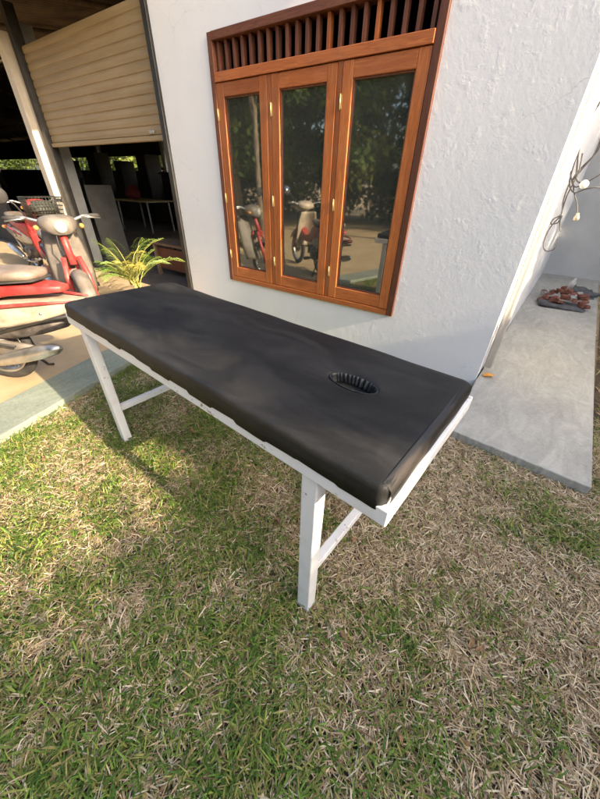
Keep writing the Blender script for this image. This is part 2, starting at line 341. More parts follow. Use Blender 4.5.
# window, part of the house
FY = YW-.022
fr = MB(); B = .052
fr.box((WX0+.001, FY, WZ0+.001), (WX0+B, YW+.09, WZ1-.001))
win = H(fr, 'window', 'wood_d', None, .004)
def WP(mb, name, m, bev=.003):
    o = mb.build(name, m, None, bev); o.parent = win; return o
WP(MB().box((WX1-B, FY, WZ0+.001), (WX1-.001, YW+.09, WZ1-.001)), 'frame_jamb', 'wood_d', .004)
WP(MB().box((WX0+B+.001, FY-.004, WZ1-B), (WX1-B-.001, YW+.09, WZ1-.001)), 'frame_head', 'wood_dh')
WP(MB().box((WX0+B+.001, FY+.002, WZ0+.001), (WX1-B-.001, YW+.09, WZ0+.046)), 'frame_sill', 'wood_h')
WP(MB().box((WX0+B+.001, FY-.006, 1.985), (WX1-B-.001, YW+.09, 2.045)), 'transom', 'wood_h')
mull = [-2.163, -1.542]
for x in mull: WP(MB().box((x-.019, FY+.006, WZ0+.048), (x+.019, YW+.085, 1.983)), 'mullion', 'wood_v')
nsl = 21
for i in range(nsl):
    x = WX0+B+.035+i*(WX1-WX0-2*B-.07)/(nsl-1)
    rot = Matrix.Translation((x, YW+.03, 0)) @ Matrix.Rotation(rad(random.uniform(-4, 4)), 4, 'Z')
    WP(MB().box((-.0125, -.022, 2.047), (.0125, .022, WZ1-B-.002), rot), 'slat', 'wood_v' if i in (12, 16) else 'wood_d', .002)
edges = [(WX0+B+.003, mull[0]-.022), (mull[0]+.022, mull[1]-.022), (mull[1]+.022, WX1-B-.003)]
for i, (a, b) in enumerate(edges):
    z0, z1 = WZ0+.050, 1.981; sr, sb, stp = .078, .098, .088; ya, yb = FY+.004, YW+.028
    for q0, q1 in ((a, a+sr), (b-sr, b)): WP(MB().box((q0, ya, z0), (q1, yb, z1)), 'sash_stile', 'wood_v', .004)
    for q0, q1 in ((z0+.001, z0+sb), (z1-stp, z1-.001)): WP(MB().box((a+sr+.0005, ya+.001, q0), (b-sr-.0005, yb-.001, q1)), 'sash_rail', 'wood_h', .004)
    bd = MB(); gx0, gx1, gz0, gz1 = a+sr, b-sr, z0+sb, z1-stp; t_ = .010
    bd.box((gx0+.0004, ya+.012, gz0), (gx0+t_, yb-.02, gz1)); bd.box((gx1-t_, ya+.012, gz0), (gx1-.0004, yb-.02, gz1))
    bd.box((gx0+t_, ya+.012, gz0+.0004), (gx1-t_, yb-.02, gz0+t_)); bd.box((gx0+t_, ya+.012, gz1-t_), (gx1-t_, yb-.02, gz1-.0004))
    WP(bd, 'glazing_bead', 'wood_d', .001)
    WP(MB().box((gx0+.002, yb-.019, gz0+.002), (gx1-.002, yb-.014, gz1-.002)), 'pane', 'glass', 0)
    hx = a-.004 if i != 1 else a-.004
    for hz in (z0+.22, z0+.72, z1-.20):
        WP(MB().tube([(hx, ya-.005, hz-.042), (hx, ya-.005, hz+.042)], .0042, 10).box((hx-.001, ya-.0025, hz-.038), (hx+.013, ya-.0008, hz+.038)), 'hinge', 'brass', 0)

# ------------------------------------------------------------------ shed with the roller shutter
shed = thing('shed', 'open dark shed beside the house with a half-raised cream roller shutter', 'shed', (-6.3, YW, 0))
SI = Matrix.Translation(-Vector((-6.3, YW, 0)))
def P(mb, name, m, bev=0.0, parent=None, label=None):
    o = mb.build(name, m, None, bev); o.parent = parent or shed
    if parent is None: o.matrix_parent_inverse = SI
    if label: o['label'] = label
    return o
# shutter curtain: slats pressed from one sheet
prof = []; z = 1.685; pitch = .079
zz = z
while zz < 2.63:
    for dz, dy in ((0, .000), (.006, .0), (.012, -.007), (.040, -.0095), (.066, -.006), (.073, .0)): prof.append((zz+dz, 2.64+dy))
    zz += pitch
mb = MB(); vs = []
for zq, yq in prof: vs += [(-6.16, yq, zq), (-3.575, yq, zq)]
mb.add(vs, [(2*i, 2*i+1, 2*i+3, 2*i+2) for i in range(len(prof)-1)])
sh = P(mb, 'roller_shutter', 'shutter')
sm = sh.modifiers.new('solid', 'SOLIDIFY'); sm.thickness = .003
P(MB().box((-6.17, 2.612, 1.640), (-3.572, 2.668, 1.684)), 'bottom_bar', 'shutter', .006, sh)
P(MB().box((-3.82, 2.600, 1.70), (-3.74, 2.611, 1.725)), 'lock', 'chrome', .003, sh)
P(MB().box((-6.29, 2.58, .05), (-6.185, 2.70, 3.0)), 'guide_rail', 'black_steel', .004)
P(MB().box((-3.572, 2.575, .05), (-3.506, 2.70, 3.3)), 'guide_rail', 'black_steel', .004)
mbp = MB(); mbp.box((-6.52, 2.50, .05), (-6.36, 2.66, 2.77)); P(mbp, 'post', 'cream_post', .006, None, 'cream painted post catching the sun')
mbp = MB(); mbp.box((-6.60, 2.76, .05), (-6.40, 2.94, 2.9)); P(mbp, 'post', 'grey_post', .006, None, 'grey post in shade behind the shutter rail')
for x, y in ((-11, 7.9), (-15, 7.9), (-20, 7.9), (-26, 7.9), (-13, 2.8), (-20, 2.8)): P(MB().box((x-.08, y-.08, .05), (x+.08, y+.08, 3.4)), 'post', 'grey_post', .004)
# corrugated roof, falling towards the back
nx = 260; xs = np.linspace(-29, -3.62, nx*3); prof = [(1.75, 2.98), (2.7, 3.12), (5.0, 3.42), (8.6, 2.62)]
vs = []; fs = []
for y, zr in prof:
    for i, x in enumerate(xs): vs.append((x, y, zr+.018*math.sin(i*2.1)))
n_ = len(xs)
for j in range(len(prof)-1): fs += [(j*n_+i, j*n_+i+1, (j+1)*n_+i+1, (j+1)*n_+i) for i in range(n_-1)]
P(MB().add(vs, fs, True), 'roof', 'roof')
for i in range(14):
    x = -4.2-i*1.7; P(MB().tube([(x, 1.8, 2.92), (x, 2.7, 3.05), (x, 5.0, 3.35), (x, 8.5, 2.54)], .035, 6), 'rafter', 'wood_raw' if i in (1, 3) else 'roof')
for y, zr in ((1.95, 2.88), (3.9, 3.18), (6.6, 2.86)): P(MB().tube([(-28, y, zr), (-3.7, y, zr)], .03, 6), 'purlin', 'roof')
tr = MB(); y, za, zb = 6.4, 2.16, 2.44
tr.tube([(-14, y, za), (-7.6, y, za)], .022, 6); tr.tube([(-14, y, zb), (-7.6, y, zb)], .022, 6)
for i in range(26): x = -14+i*.25; tr.tube([(x, y, za if i % 2 else zb), (x+.25, y, zb if i % 2 else za)], .016, 6)
P(tr, 'roof_truss', 'grey_post')
P(MB().box((-29, 2.70, .04), (-9.3, 2.76, 3.3)), 'front_shade_sheet', 'dark_fab', .004)  # unseen sheet added to keep skylight out of the shed
P(MB().box((-29.1, 2.77, .04), (-29.0, 8.0, 3.3)), 'end_shade_sheet', 'dark_fab', .004)  # closes the unseen end, added to darken the interior
P(MB().box((-29, 8.0, .04), (-3.6, 8.12, 1.50)), 'back_wall', 'block', .01)
P(MB().box((-29, 8.0, 1.92), (-3.6, 8.1, 2.62)), 'back_boarding', 'dark_fab')
P(MB().box((-12.6, 7.99, 1.52), (-3.6, 8.09, 1.58)), 'wall_plate', 'dark_fab')

# ------------------------------------------------------------------ massage table
TX, TY, TA, TL, TW, TH_ = -1.8162, .5861, -.0776, 1.7233, .5713, .82
tab = thing('massage_table', 'long black vinyl massage table with face hole on white steel legs', 'massage table', (TX, TY, 0), TA)
def outline(inset, n_corner=14):
    """rounded rectangle, counter-clockwise, dense"""
    pts = []; x0, y0, x1, y1 = inset, inset, TL-inset, TW-inset
    rs = {0: .035, 1: .022, 2: .03, 3: .075}
    cs = [(x0, y0, 180), (x1, y0, 270), (x1, y1, 0), (x0, y1, 90)]
    for k, (cx, cy, a0) in enumerate(cs):
        r = max(rs[k]-inset*.4, .008); ox = cx + (r if cx == x0 else -r); oy = cy + (r if cy == y0 else -r)
        for i in range(n_corner+1):
            a = rad(a0+90*i/n_corner); pts.append((ox+r*math.cos(a), oy+r*math.sin(a)))
    out = []
    for i, p in enumerate(pts):
        q = pts[(i+1) % len(pts)]; d = math.dist(p, q); m = max(1, int(d/.012))
        for j in range(m): out.append((p[0]+(q[0]-p[0])*j/m, p[1]+(q[1]-p[1])*j/m))
    return out
base = outline(0.0); NB = len(base)
def ins(p, d):    # move the outline point towards the inside
    x = min(max(p[0], .05), TL-.05); y = min(max(p[1], .05), TW-.05); v = Vector((x-p[0], y-p[1])); L = v.length
    return (p[0]+v.x/L*d, p[1]+v.y/L*d) if L > 1e-6 else p
hc = Vector((1.444, .317)); ha, hb = .082, .040
def undul(x, y): return .0022*math.sin(x*7.3+1)*math.sin(y*9+.4)+.0016*math.sin(x*19+y*13)+.001*math.sin(x*37-y*23)-.004*math.exp(-(((x-hc.x)/.16)**2+((y-hc.y)/.12)**2))
rings = []
steps = [0, .45, .2, .62, .1, .5, .3]
HEM = [0, .3, -.5, .2, -.8, 1.1, .3, -1.7, .1, -2.3, -.5, -2.6, -1.0, -.3, -1.4, -.5]
def hm(p): return (p[0], p[1]-.0065*min(1, max(0, (.02-p[1])/.015)))
def hem(p, i):
    if p[1] < .02: return .760 + .0045*HEM[min(int(p[0]/.115), 15)] + .0012*math.sin(p[0]*31)
    return .769 + .003*math.sin(i*.11)
rings.append([(*ins(hm(p), .002), hem(p, i)+.001) for i, p in enumerate(base)])
rings.append([(*hm(p), hem(p, i)) for i, p in enumerate(base)])
bul = lambda p: (p[0]-TL/2)*0
for zz, d in ((.785, -.0025), (.800, -.0028), (.8095, -.001), (.8150, .0028), (.8182, .0085), (.8194, .018)):
    rings.append([(*ins(p, d+.0012*math.sin(i*.35)*math.sin(i*.06)), zz+.0012*math.sin(i*.13)) for i, p in enumerate(base)])
inner0 = [ins(p, .030) for p in base]
NR = 46
for k in range(NR+1):
    t = (k/NR); ring = []
    for p in inner0:
        d = Vector(p)-hc; a = math.atan2(d.y/hb, d.x/ha); e = Vector((hc.x+ha*math.cos(a), hc.y+hb*math.sin(a)))
        tt = t**.85; q = Vector(p)*(1-tt)+e*tt; w_ = min(1, t*6+.15)
        zq = .82+undul(q.x, q.y)*w_ - (.006*max(0, (t-.93)/.07)**2)
        ring.append((q.x, q.y, zq))
    rings.append(ring)
for dz, sc in ((-.018, .985), (-.046, .97)):
    ring = []
    for p in inner0:
        d = Vector(p)-hc; a = math.atan2(d.y/hb, d.x/ha); ring.append((hc.x+ha*sc*math.cos(a), hc.y+hb*sc*math.sin(a), .814+dz))
    rings.append(ring)
vs = [p for r_ in rings for p in r_]; fs = []
for j in range(len(rings)-1): fs += [(j*NB+i, j*NB+(i+1) % NB, (j+1)*NB+(i+1) % NB, (j+1)*NB+i) for i in range(NB)]
cush = MB().add(vs, fs, True).build('cushion', 'vinyl', tab)
# pleated lining of the face hole
nl = 360; lr = []
for j, (dz, sc, amp) in enumerate(((.0005, 1.02, 0), (.0015, 1.0, .001), (.000, .975, .003), (-.008, .955, .006), (-.018, .93, .008), (-.027, .90, .007))):
    ring = []
    for k in range(nl):
        a = 2*math.pi*k/nl; wt = max(0, math.sin(a+.25))**.7; pl = amp*wt*(.75+.35*math.sin(a*5.3+1))*math.sin(a*30+1.1*math.sin(a*3)+.7*math.sin(a*7)); ring.append((hc.x+(ha*sc+pl)*math.cos(a), hc.y+(hb*sc+pl)*math.sin(a), .8135+dz + (amp*.35*wt*math.sin(a*30+1.5) if j < 4 else 0)))
    lr.append(ring)
vs = [p for r_ in lr for p in r_]; fs = []
for j in range(len(lr)-1): fs += [(j*nl+i, j*nl+(i+1) % nl, (j+1)*nl+(i+1) % nl, (j+1)*nl+i) for i in range(nl)]
lining = MB().add(vs, fs, True).build('hole_lining', 'vinyl_gloss', tab); lining.parent = cush
hf = []
for k in range(60): a = 2*math.pi*k/60; hf.append((hc.x+ha*.985*math.cos(a), hc.y+hb*.985*math.sin(a), .776))
MB().add(hf+[(hc.x, hc.y, .772)], [(k, (k+1) % 60, 60) for k in range(60)], True).build('hole_shade_disc', 'dark_fab', cush)  # black disc under the hole, its colour stands in for the shade inside
# worn end cover, folded over the end of the cushion
ev = []; ef = []
for j in range(61):
    y = .012+(TW-.03)*j/60; wv = .0008*math.sin(j*.31)+.0008*math.sin(j*.17+1)
    ev += [(TL-.016, y, .8206+wv*.2), (TL-.004, y, .8165+wv*.3), (TL+.0052, y, .806), (TL+.0075+wv*.5, y, .790), (TL+.0065+wv, y, .768+wv)]
for j in range(60): ef += [(j*5+k, j*5+k+1, (j+1)*5+k+1, (j+1)*5+k) for k in range(4)]
MB().add(ev, ef, True).build('end_flap', 'vinyl_worn', cush)
fz0, fz1 = .716, .766
f = MB()
f.box((-.004, -.004, fz0), (TL+.016, .034, fz1)); f.box((-.004, TW-.034, fz0), (TL+.016, TW+.004, fz1))
f.box((-.004, .0345, fz0+.001), (.034, TW-.0345, fz1-.001)); f.box((TL-.022, .0345, fz0+.001), (TL+.016, TW-.0345, fz1-.001))
f.build('frame', 'white_paint', tab, .003)
MB().box((.036, .036, .752), (TL-.024, TW-.036, .7665)).build('base_board', 'wood_raw', tab)
lo, lo2 = .124, .197
for a in (lo, TL-lo2):
    for b in (.026, TW-.026):
        s_ = MB(); s_.box((a-.026, b-.022, .006), (a+.026, b+.022, fz0-.0015)); leg = s_.build('leg', 'white_paint', tab, .004)
        MB().box((a-.028, b-.024, 0), (a+.028, b+.024, .02)).build('foot_cap', 'grey_post', leg, .002)
    MB().box((a-.016, .050, .215), (a+.016, TW-.050, .248)).build('crossbar', 'white_paint', tab, .003)

# ------------------------------------------------------------------ scooters
def torus(mb, c, R, r, n=36, k=10, axis='y'):
    vs = []; fs = []
    for i in range(n):
        a = 2*math.pi*i/n
        for j in range(k):
            b = 2*math.pi*j/k; q = R+r*math.cos(b); vs.append((c[0]+q*math.cos(a), c[1]+r*.85*math.sin(b), c[2]+q*math.sin(a)))
    for i in range(n):
        for j in range(k): fs.append((i*k+j, ((i+1) % n)*k+j, ((i+1) % n)*k+(j+1) % k, i*k+(j+1) % k))
    mb.add(vs, fs, True); return mb
def wheel(root, name, c, R, spokes=True):
    w_ = torus(MB(), c, R-.035, .036).build(name, 'rubber', root)
    rm = MB()
    rm.lathe((c[0], c[1]-.028, c[2]), (0, 1, 0), [(R-.062, 0), (R-.055, .005), (R-.068, .018), (R-.068, .038), (R-.055, .051), (R-.062, .056), (R-.08, .04), (R-.08, .016), (R-.062, 0)], 36)
    for i in range(28):
        a = 2*math.pi*i/28; sgn = 1 if i % 2 else -1
        rm.tube([(c[0]+.045*math.cos(a+.5*sgn), c[1]+.03*sgn, c[2]+.045*math.sin(a+.5*sgn)), (c[0]+(R-.07)*math.cos(a), c[1], c[2]+(R-.07)*math.sin(a))], .0022, 5, False)
    rm.build('rim', 'chrome', w_)
    MB().lathe((c[0], c[1]-.06, c[2]), (0, 1, 0), [(0, 0), (.03, 0), (.055, .02), (.075, .03), (.075, .075), (.055, .09), (.03, .12), (0, .12)], 20).build('hub', 'engine', w_)
    return w_
def arc_fender(mb, c, R, hw, a0, a1, n=18):
    vs = []; fs = []; m = 7
    for i in range(n+1):
        a = rad(a0+(a1-a0)*i/n)
        for j in range(m):
            u = -1+2*j/(m-1); rr = R-.045*abs(u)**2.2; vs.append((c[0]+rr*math.cos(a), c[1]+hw*u, c[2]+rr*math.sin(a)))
    for i in range(n): fs += [(i*m+j, i*m+j+1, (i+1)*m+j+1, (i+1)*m+j) for j in range(m-1)]
    mb.add(vs, fs, True); return mb
def scooter(name, label, loc, rz, skin, tail_m, shield_m, basket, rw=0.0, hz=.95, mside=-1, taillamp=True, mirrors=(-1, 1)):
    r = thing(name, label, 'scooter', loc, rz)      # local x forwards, rear axle above the origin
    R = .27; wb = 1.20
    wheel(r, 'rear_wheel', (rw, 0, R), R); wheel(r, 'front_wheel', (wb, 0, R), R)
    arc_fender(MB(), (rw, 0, R), R+.045, .062, 20, 150).build('rear_fender', 'engine', r)
    ff = arc_fender(MB(), (wb, 0, R), R+.040, .066, 25, 165).build('front_fender', shield_m, r); ff.modifiers.new('solid', 'SOLIDIFY').thickness = .004
    # seat
    seat = MB().loft([(-.30, 0, .770, .05, .016), (-.27, 0, .770, .10, .030), (-.12, 0, .765, .125, .040), (.10, 0, .752, .135, .042), (.25, 0, .745, .125, .040), (.42, 0, .752, .095, .036), (.52, 0, .760, .055, .024), (.545, 0, .76, .02, .01)], 20, 2.8).build('seat', 'seat', r)
    MB().loft([(-.29, 0, .742, .09, .008), (-.1, 0, .730, .128, .010), (.1, 0, .715, .138, .010), (.28, 0, .708, .127, .010), (.50, 0, .728, .05, .008)], 20, 3).build('seat_piping', 'rubber', seat)
    # painted body below the seat
    MB().loft([(-.42, 0, .690, .040, .018), (-.32, 0, .690, .078, .028), (-.10, 0, .680, .112, .036), (.15, 0, .650, .122, .056), (.35, 0, .610, .105, .095), (.50, 0, .57, .075, .11), (.62, 0, .50, .055, .07), (.80, 0, .47, .05, .05), (.92, 0, .52, .05, .06), (.98, 0, .60, .05, .07)], 26, 4.5).build('body', skin, r)
    sp = MB()
    sp.loft([(-.56, 0, .600, .025, .014), (-.46, 0, .590, .080, .034), (-.28, 0, .560, .128, .064), (-.05, 0, .530, .146, .085), (.16, 0, .505, .148, .088), (.32, 0, .48, .125, .07), (.44, 0, .46, .085, .04)], 28, 4.2)
    tc = sp.build('side_panel', tail_m, r)
    for s_ in (-1, 1):
        MB().tube([(-.50, .070*s_, .628), (-.30, .128*s_, .622), (-.05, .150*s_, .598), (.15, .152*s_, .575), (.30, .132*s_, .535)], [.006, .011, .012, .011, .006], 8).build('trim_strip', 'red' if skin == 'red' else 'cream_pl', tc)
        for q_ in (-.30, .02, .24): MB().lathe((q_, .118*s_ if q_ < -.2 else .146*s_, .56 if q_ < 0 else .52), (0, s_, 0), [(0, .012), (.007, .011), (.009, .006), (.009, 0)], 10).build('screw', 'chrome', tc)
    MB().loft([(-.60, 0, .605, .03, .012), (-.57, 0, .603, .055, .022), (-.53, 0, .600, .070, .024), (-.50, 0, .6, .07, .02)], 16, 3).build('tail_light', 'tail', tc)
    for s_ in ((-1, 1) if taillamp else ()):
        MB().lathe((-.47, .115*s_, .585), (-1, 0, 0), [(0, -.03), (.026, -.02), (.026, .02), (.018, .035), (0, .04)], 14).build('indicator', 'amber', tc)
        MB().loft([(-.36, .150*s_*.8, .575, .012, .018), (-.2, .150*s_*.94, .560, .014, .036), (0, .155*s_, .54, .012, .046), (.12, .15*s_, .53, .012, .03)], 14, 2.2).build('panel_patch', 'grey_pl', tc)
    # engine, exhaust, stand
    en = MB(); en.loft([(.10, 0, .30, .09, .06), (.20, 0, .31, .12, .085), (.36, 0, .31, .13, .095), (.46, 0, .32, .10, .08), (.50, 0, .33, .06, .05)], 18, 3)
    for i in range(7): en.box((.50+i*.022, -.065, .27), (.508+i*.022, .065, .40))
    en.box((.49, -.045, .285), (.66, .045, .385)); en.lathe((.30, -.15, .31), (0, 1, 0), [(0, 0), (.07, .0), (.085, .02), (.085, .28), (.07, .30), (0, .30)], 22)
    en.build('engine', 'engine', r)
    ca = MB(); ca.loft([(-.10, .085, .27, .02, .05), (.0, .085, .275, .022, .06), (.25, .085, .30, .022, .055), (.30, .085, .30, .015, .04)], 14, 3); ca.build('chain_case', 'grey_pl', r)
    q = mside; MB().tube([(.62, .09*q, .26), (.50, .15*q, .20), (.30, .17*q, .20), (.14, .165*q, .225)], .016, 10).tube([(.14, .165*q, .225), (.10, .168*q, .232), (-.05, .17*q, .272), (-.24, .17*q, .320), (-.34, .17*q, .345), (-.38, .17*q, .355)], [.018, .036, .047, .047, .036, .016], 16).build('muffler', 'chrome', r)
    MB().loft([(-.34, 0, .47, .04, .04), (-.2, 0, .44, .09, .05), (.0, 0, .42, .12, .07), (.2, 0, .42, .125, .07), (.45, 0, .40, .08, .06), (.55, 0, .39, .03, .03)], 16, 3).build('air_box', 'engine', r)
    MB().tube([(.36, -.24, .24), (.36, .24, .24)], .013, 8).tube([(.36, -.25, .24), (.36, -.16, .24)], .024, 10).tube([(.36, .16, .24), (.36, .25, .24)], .024, 10).build('foot_rest', 'rubber', r)
    for s_ in (-1, 1): MB().tube([(rw, .10*s_, R), (rw-.14, .115*s_, .62)], [.020, .026], 12).build('shock_absorber', 'chrome', r)
    MB().tube([(.18, -.10, .22), (.14, -.20, .01), (.10, -.21, .008)], .010, 8).build('stand', 'black_steel', r)
    fr_ = MB()
    for s_ in (-1, 1):
        fr_.tube([(-.50, .075*s_, .55), (-.25, .11*s_, .50), (.10, .12*s_, .40), (.36, .12*s_, .24)], .013, 8)
        fr_.tube([(rw, .09*s_, R), (rw+.18, .10*s_, .28), (.36, .10*s_, .26)], .017, 8)
    fr_.tube([(.52, 0, .47), (.85, 0, .44), (wb-.16, 0, .66)], .032, 10); fr_.build('frame', 'black_steel', r)
    cb = MB()
    for k in range(1): cb.tube([(wb-.20, -.04+.025*k, .90), (wb-.10+.02*k, -.06+.04*k, .78), (wb-.16, -.05+.03*k, .62)], .005, 6)
    cb.build('cable', 'rubber', r); cb = MB()
    cb.tube([(-.05, .155, .34), (.2, .16, .37), (.42, .13, .42), (.55, .08, .47)], .008, 7); cb.build('cable', 'rubber', r)
    MB().tube([(.30, .15, .30), (.34, .21, .30), (.16, .22, .33)], .009, 8).build('kick_lever', 'chrome', r)
    # front end
    fk = MB()
    for s_ in (-1, 1): fk.tube([(wb, .085*s_, R), (wb-.08, .085*s_, .50), (wb-.14, .06*s_, .66)], [.021, .024, .022], 12)
    fk.tube([(wb-.12, 0, .60), (wb-.24, 0, .93)], .030, 12); fk.build('front_fork', 'red' if skin == 'red' else 'chrome', r)
    # leg shield: curved sheet
    vs = []; fs = []; nu, nv = 15, 15
    for i in range(nu):
        u = -1+2*i/(nu-1)
        for j in range(nv):
            v_ = j/(nv-1); hw = .20*(1-.35*v_**2)*(1-.25*(1-v_)**3); zq = .30+.56*v_
            xq = wb-.13-.20*v_-.16*abs(u)**1.8*(1-.4*v_)
            vs.append((xq, hw*u*1.0, zq))
    for i in range(nu-1): fs += [(i*nv+j, i*nv+j+1, (i+1)*nv+j+1, (i+1)*nv+j) for j in range(nv-1)]
    ls = MB().add(vs, fs, True).build('leg_shield', shield_m, r); ls.modifiers.new('solid', 'SOLIDIFY').thickness = .012
    hx = wb-.27
    MB().loft([(hx-.10, 0, hz-.02, .05, .03), (hx-.06, 0, hz-.01, .13, .05), (hx+.02, 0, hz-.01, .15, .07), (hx+.09, 0, hz-.02, .12, .075), (hx+.14, 0, hz-.03, .08, .06)], 22, 2.6).build('handlebar_cowl', shield_m, r)
    MB().lathe((hx+.12, 0, hz-.03), (1, 0, -.1), [(0, .045), (.03, .041), (.046, .028), (.052, .005), (.052, -.02)], 24).build('headlight', 'lens', r)
    hb_ = MB(); hb_.tube([(hx-.10, -.34, hz+.03), (hx-.03, -.22, hz+.04), (hx, -.10, hz), (hx, .10, hz), (hx-.03, .22, hz+.04), (hx-.10, .34, hz+.03)], .012, 10)
    hb = hb_.build('handlebar', 'chrome', r)
    for s_ in (-1, 1):
        MB().tube([(hx-.065, .275*s_, hz+.036), (hx-.112, .36*s_, hz+.03)], .019, 12).build('grip', 'rubber', hb)
        MB().tube([(hx-.02, .20*s_, hz+.035), (hx+.0, .26*s_, hz+.03), (hx-.045, .36*s_, hz+.015)], .006, 8).build('brake_lever', 'chrome', hb)
        if s_ in mirrors:
            mr = MB().tube([(hx-.04, .20*s_, hz+.04), (hx+.0, .25*s_, hz+.14), (hx-.01, .30*s_, hz+.18)], .006, 8).build('mirror', 'rubber', hb)
            mm = MB().lathe((hx+.005, .33*s_, hz+.20), (-1, 0, .12), [(0, -.018), (.05, -.014), (.062, 0), (.062, .006), (.056, .008), (0, .008)], 22); mm.build('mirror_head', 'rubber', hb); MB().lathe((hx-.0035, .33*s_, hz+.201), (-1, 0, .12), [(0, 0), (.050, 0), (.052, .0015), (0, .002)], 22).build('mirror_glass', 'mirror', hb)
        MB().lathe((hx+.07, .17*s_, hz-.03), (1, 0, 0), [(0, .036), (.014, .031), (.020, .012), (.019, -.02), (0, -.03)], 14).build('indicator', 'amber', r)
    if basket:
        bk = MB(); x0, x1, y0, y1, z0, z1 = hx+.13, hx+.37, -.17, .17, hz-.14, hz+.09
        for k in range(6):
            zq = z0+(z1-z0)*k/5; g = .03*(k/5); bk.tube([(x0-g*0, y0-g, zq), (x1+g, y0-g, zq), (x1+g, y1+g, zq), (x0, y1+g, zq), (x0, y0-g, zq)], .004, 6)
        for k in range(12):
            t = k/11; bk.tube([(x0+(x1-x0)*t, y0, z0), (x0+(x1+.03-x0)*t, y0-.03, z1)], .003, 5); bk.tube([(x0+(x1-x0)*t, y1, z0), (x0+(x1+.03-x0)*t, y1+.03, z1)], .003, 5)
            bk.tube([(x1, y0+(y1-y0)*t, z0), (x1+.03, y0-.03+(y1-y0+.06)*t, z1)], .003, 5); bk.tube([(x0, y0+(y1-y0)*t, z0), (x1, y0+(y1-y0)*t, z0)], .003, 5)
        bk.build('basket', 'basket', r)
    return r
scooter('scooter', 'dusty grey-cowled scooter facing the lawn, between the palm and the cream-sided scooter', (-4.52, 1.62, .05), -.27, 'red', 'grey_pl', 'grey_pl', False, 0, .93, -1, True, (-1,))
scooter('scooter', 'red and cream scooter with a brown seat, beside the kerb', (-2.75, .60, .05), -2.6, 'red', 'cream_pl', 'cream_pl', False, .25, .95, 1, False)
scooter('scooter', 'red scooter with a bag in its front basket, farthest from the lawn', (-6.62, 2.02, .05), -.05, 'red', 'cream_pl', 'red', True, 0, .95, -1, True, ())
bg_ = MB(); bg_.loft([(-.10, 0, .04, .09, .035), (-.07, 0, .06, .13, .055), (0, 0, .075, .145, .085), (.06, 0, .06, .13, .06), (.10, 0, .05, .08, .03)], 20, 2.4)
bagd = bg_.build('bag', 'bag'); bagd.location = (-5.43, 1.96, .90); tag(bagd, 'dark cloth bag stuffed in the wire basket of the farthest scooter', 'bag')
for v in bagd.data.vertices: v.co += Vector((random.uniform(-1, 1), random.uniform(-1, 1), random.uniform(-1, 1)))*.010

# ------------------------------------------------------------------ foliage helpers
def leaf_cloud(centres, radii, per, size, cols, rng, flat=.6, squash=.75, aspect=.5):
    """small four-point leaves scattered in clumps"""
    n = len(centres)*per
    c = np.repeat(centres, per, 0); r = np.repeat(radii, per)
    d = rng.normal(size=(n, 3)); d /= np.linalg.norm(d, axis=1, keepdims=True); q = rng.random(n)**.45
    p = c + d*(r*q)[:, None]*np.array([1, 1, squash])
    t = rng.normal(size=(n, 3)); t[:, 2] -= .35; t /= np.linalg.norm(t, axis=1, keepdims=True)
    nrm = d*.6 + rng.normal(size=(n, 3))*.6 + np.array([0, 0, flat]); u = np.cross(nrm, t); u /= np.linalg.norm(u, axis=1, keepdims=True)+1e-9
    L = size*(.6+.8*rng.random(n))[:, None]; Wd = L*aspect
    v = np.stack([p, p+t*L*.45+u*Wd*.5, p+t*L, p+t*L*.45-u*Wd*.5], 1).reshape(-1, 3)
    pc = np.asarray(cols); ci = rng.integers(0, len(pc), len(centres)); col = pc[np.repeat(ci, per)]*(.7+.6*rng.random(n))[:, None]
    return v, np.repeat(col, 4, 0)
def quads(name, v, col, m, parent=None):
    k = len(v)//4; return np_mesh(name, v, np.arange(4*k), np.arange(k)*4, np.full(k, 4), np.clip(col, 0, 1), m, parent)
GREENS = [(.040, .075, .014), (.060, .100, .020), (.085, .120, .028), (.032, .058, .014), (.11, .125, .030)]
def tree(label, loc, h, rx, rz_, seed, nclump=60, per=110, size=.17, group=None, trunk_r=.14, fork=.45, greens=GREENS, bottom=.35):
    rng = np.random.default_rng(seed); rnd = random.Random(seed)
    t = thing('tree', label, 'tree', loc, 0, group)
    tb = MB(); lean = rnd.uniform(-.25, .25); zf = h*fork
    tb.tube([(0, 0, -.1), (lean*.2, .05, zf*.4), (lean*.6, 0, zf), (lean, .1, h*.8)], [trunk_r*1.35, trunk_r, trunk_r*.8, trunk_r*.3], 10)
    cz = h-rz_; cs = []
    while len(cs) < nclump:
        p = np.array([rnd.uniform(-1, 1) for _ in range(3)]); q = np.linalg.norm(p)
        if q > 1 or q < .25: continue
        if p[2] < -bottom-.5*rnd.random(): continue
        cs.append(p*np.array([rx, rx, rz_])+np.array([lean, 0, cz]))
    cs = np.array(cs)
    for i in range(9):
        c = cs[rnd.randrange(len(cs))]; a = Vector((lean*.6, 0, zf*rnd.uniform(.8, 1.15))); b = Vector(c); mid = a.lerp(b, .5)+Vector((0, 0, .25))
        tb.tube([a, mid, b], [trunk_r*.45, trunk_r*.3, trunk_r*.1], 7)
    tb.build('trunk', 'bark', t)
    v, c = leaf_cloud(cs, rng.uniform(.25, .5, len(cs))*rx*.62, per, size, greens, rng); quads('crown', v, c, 'leaf', t); return t
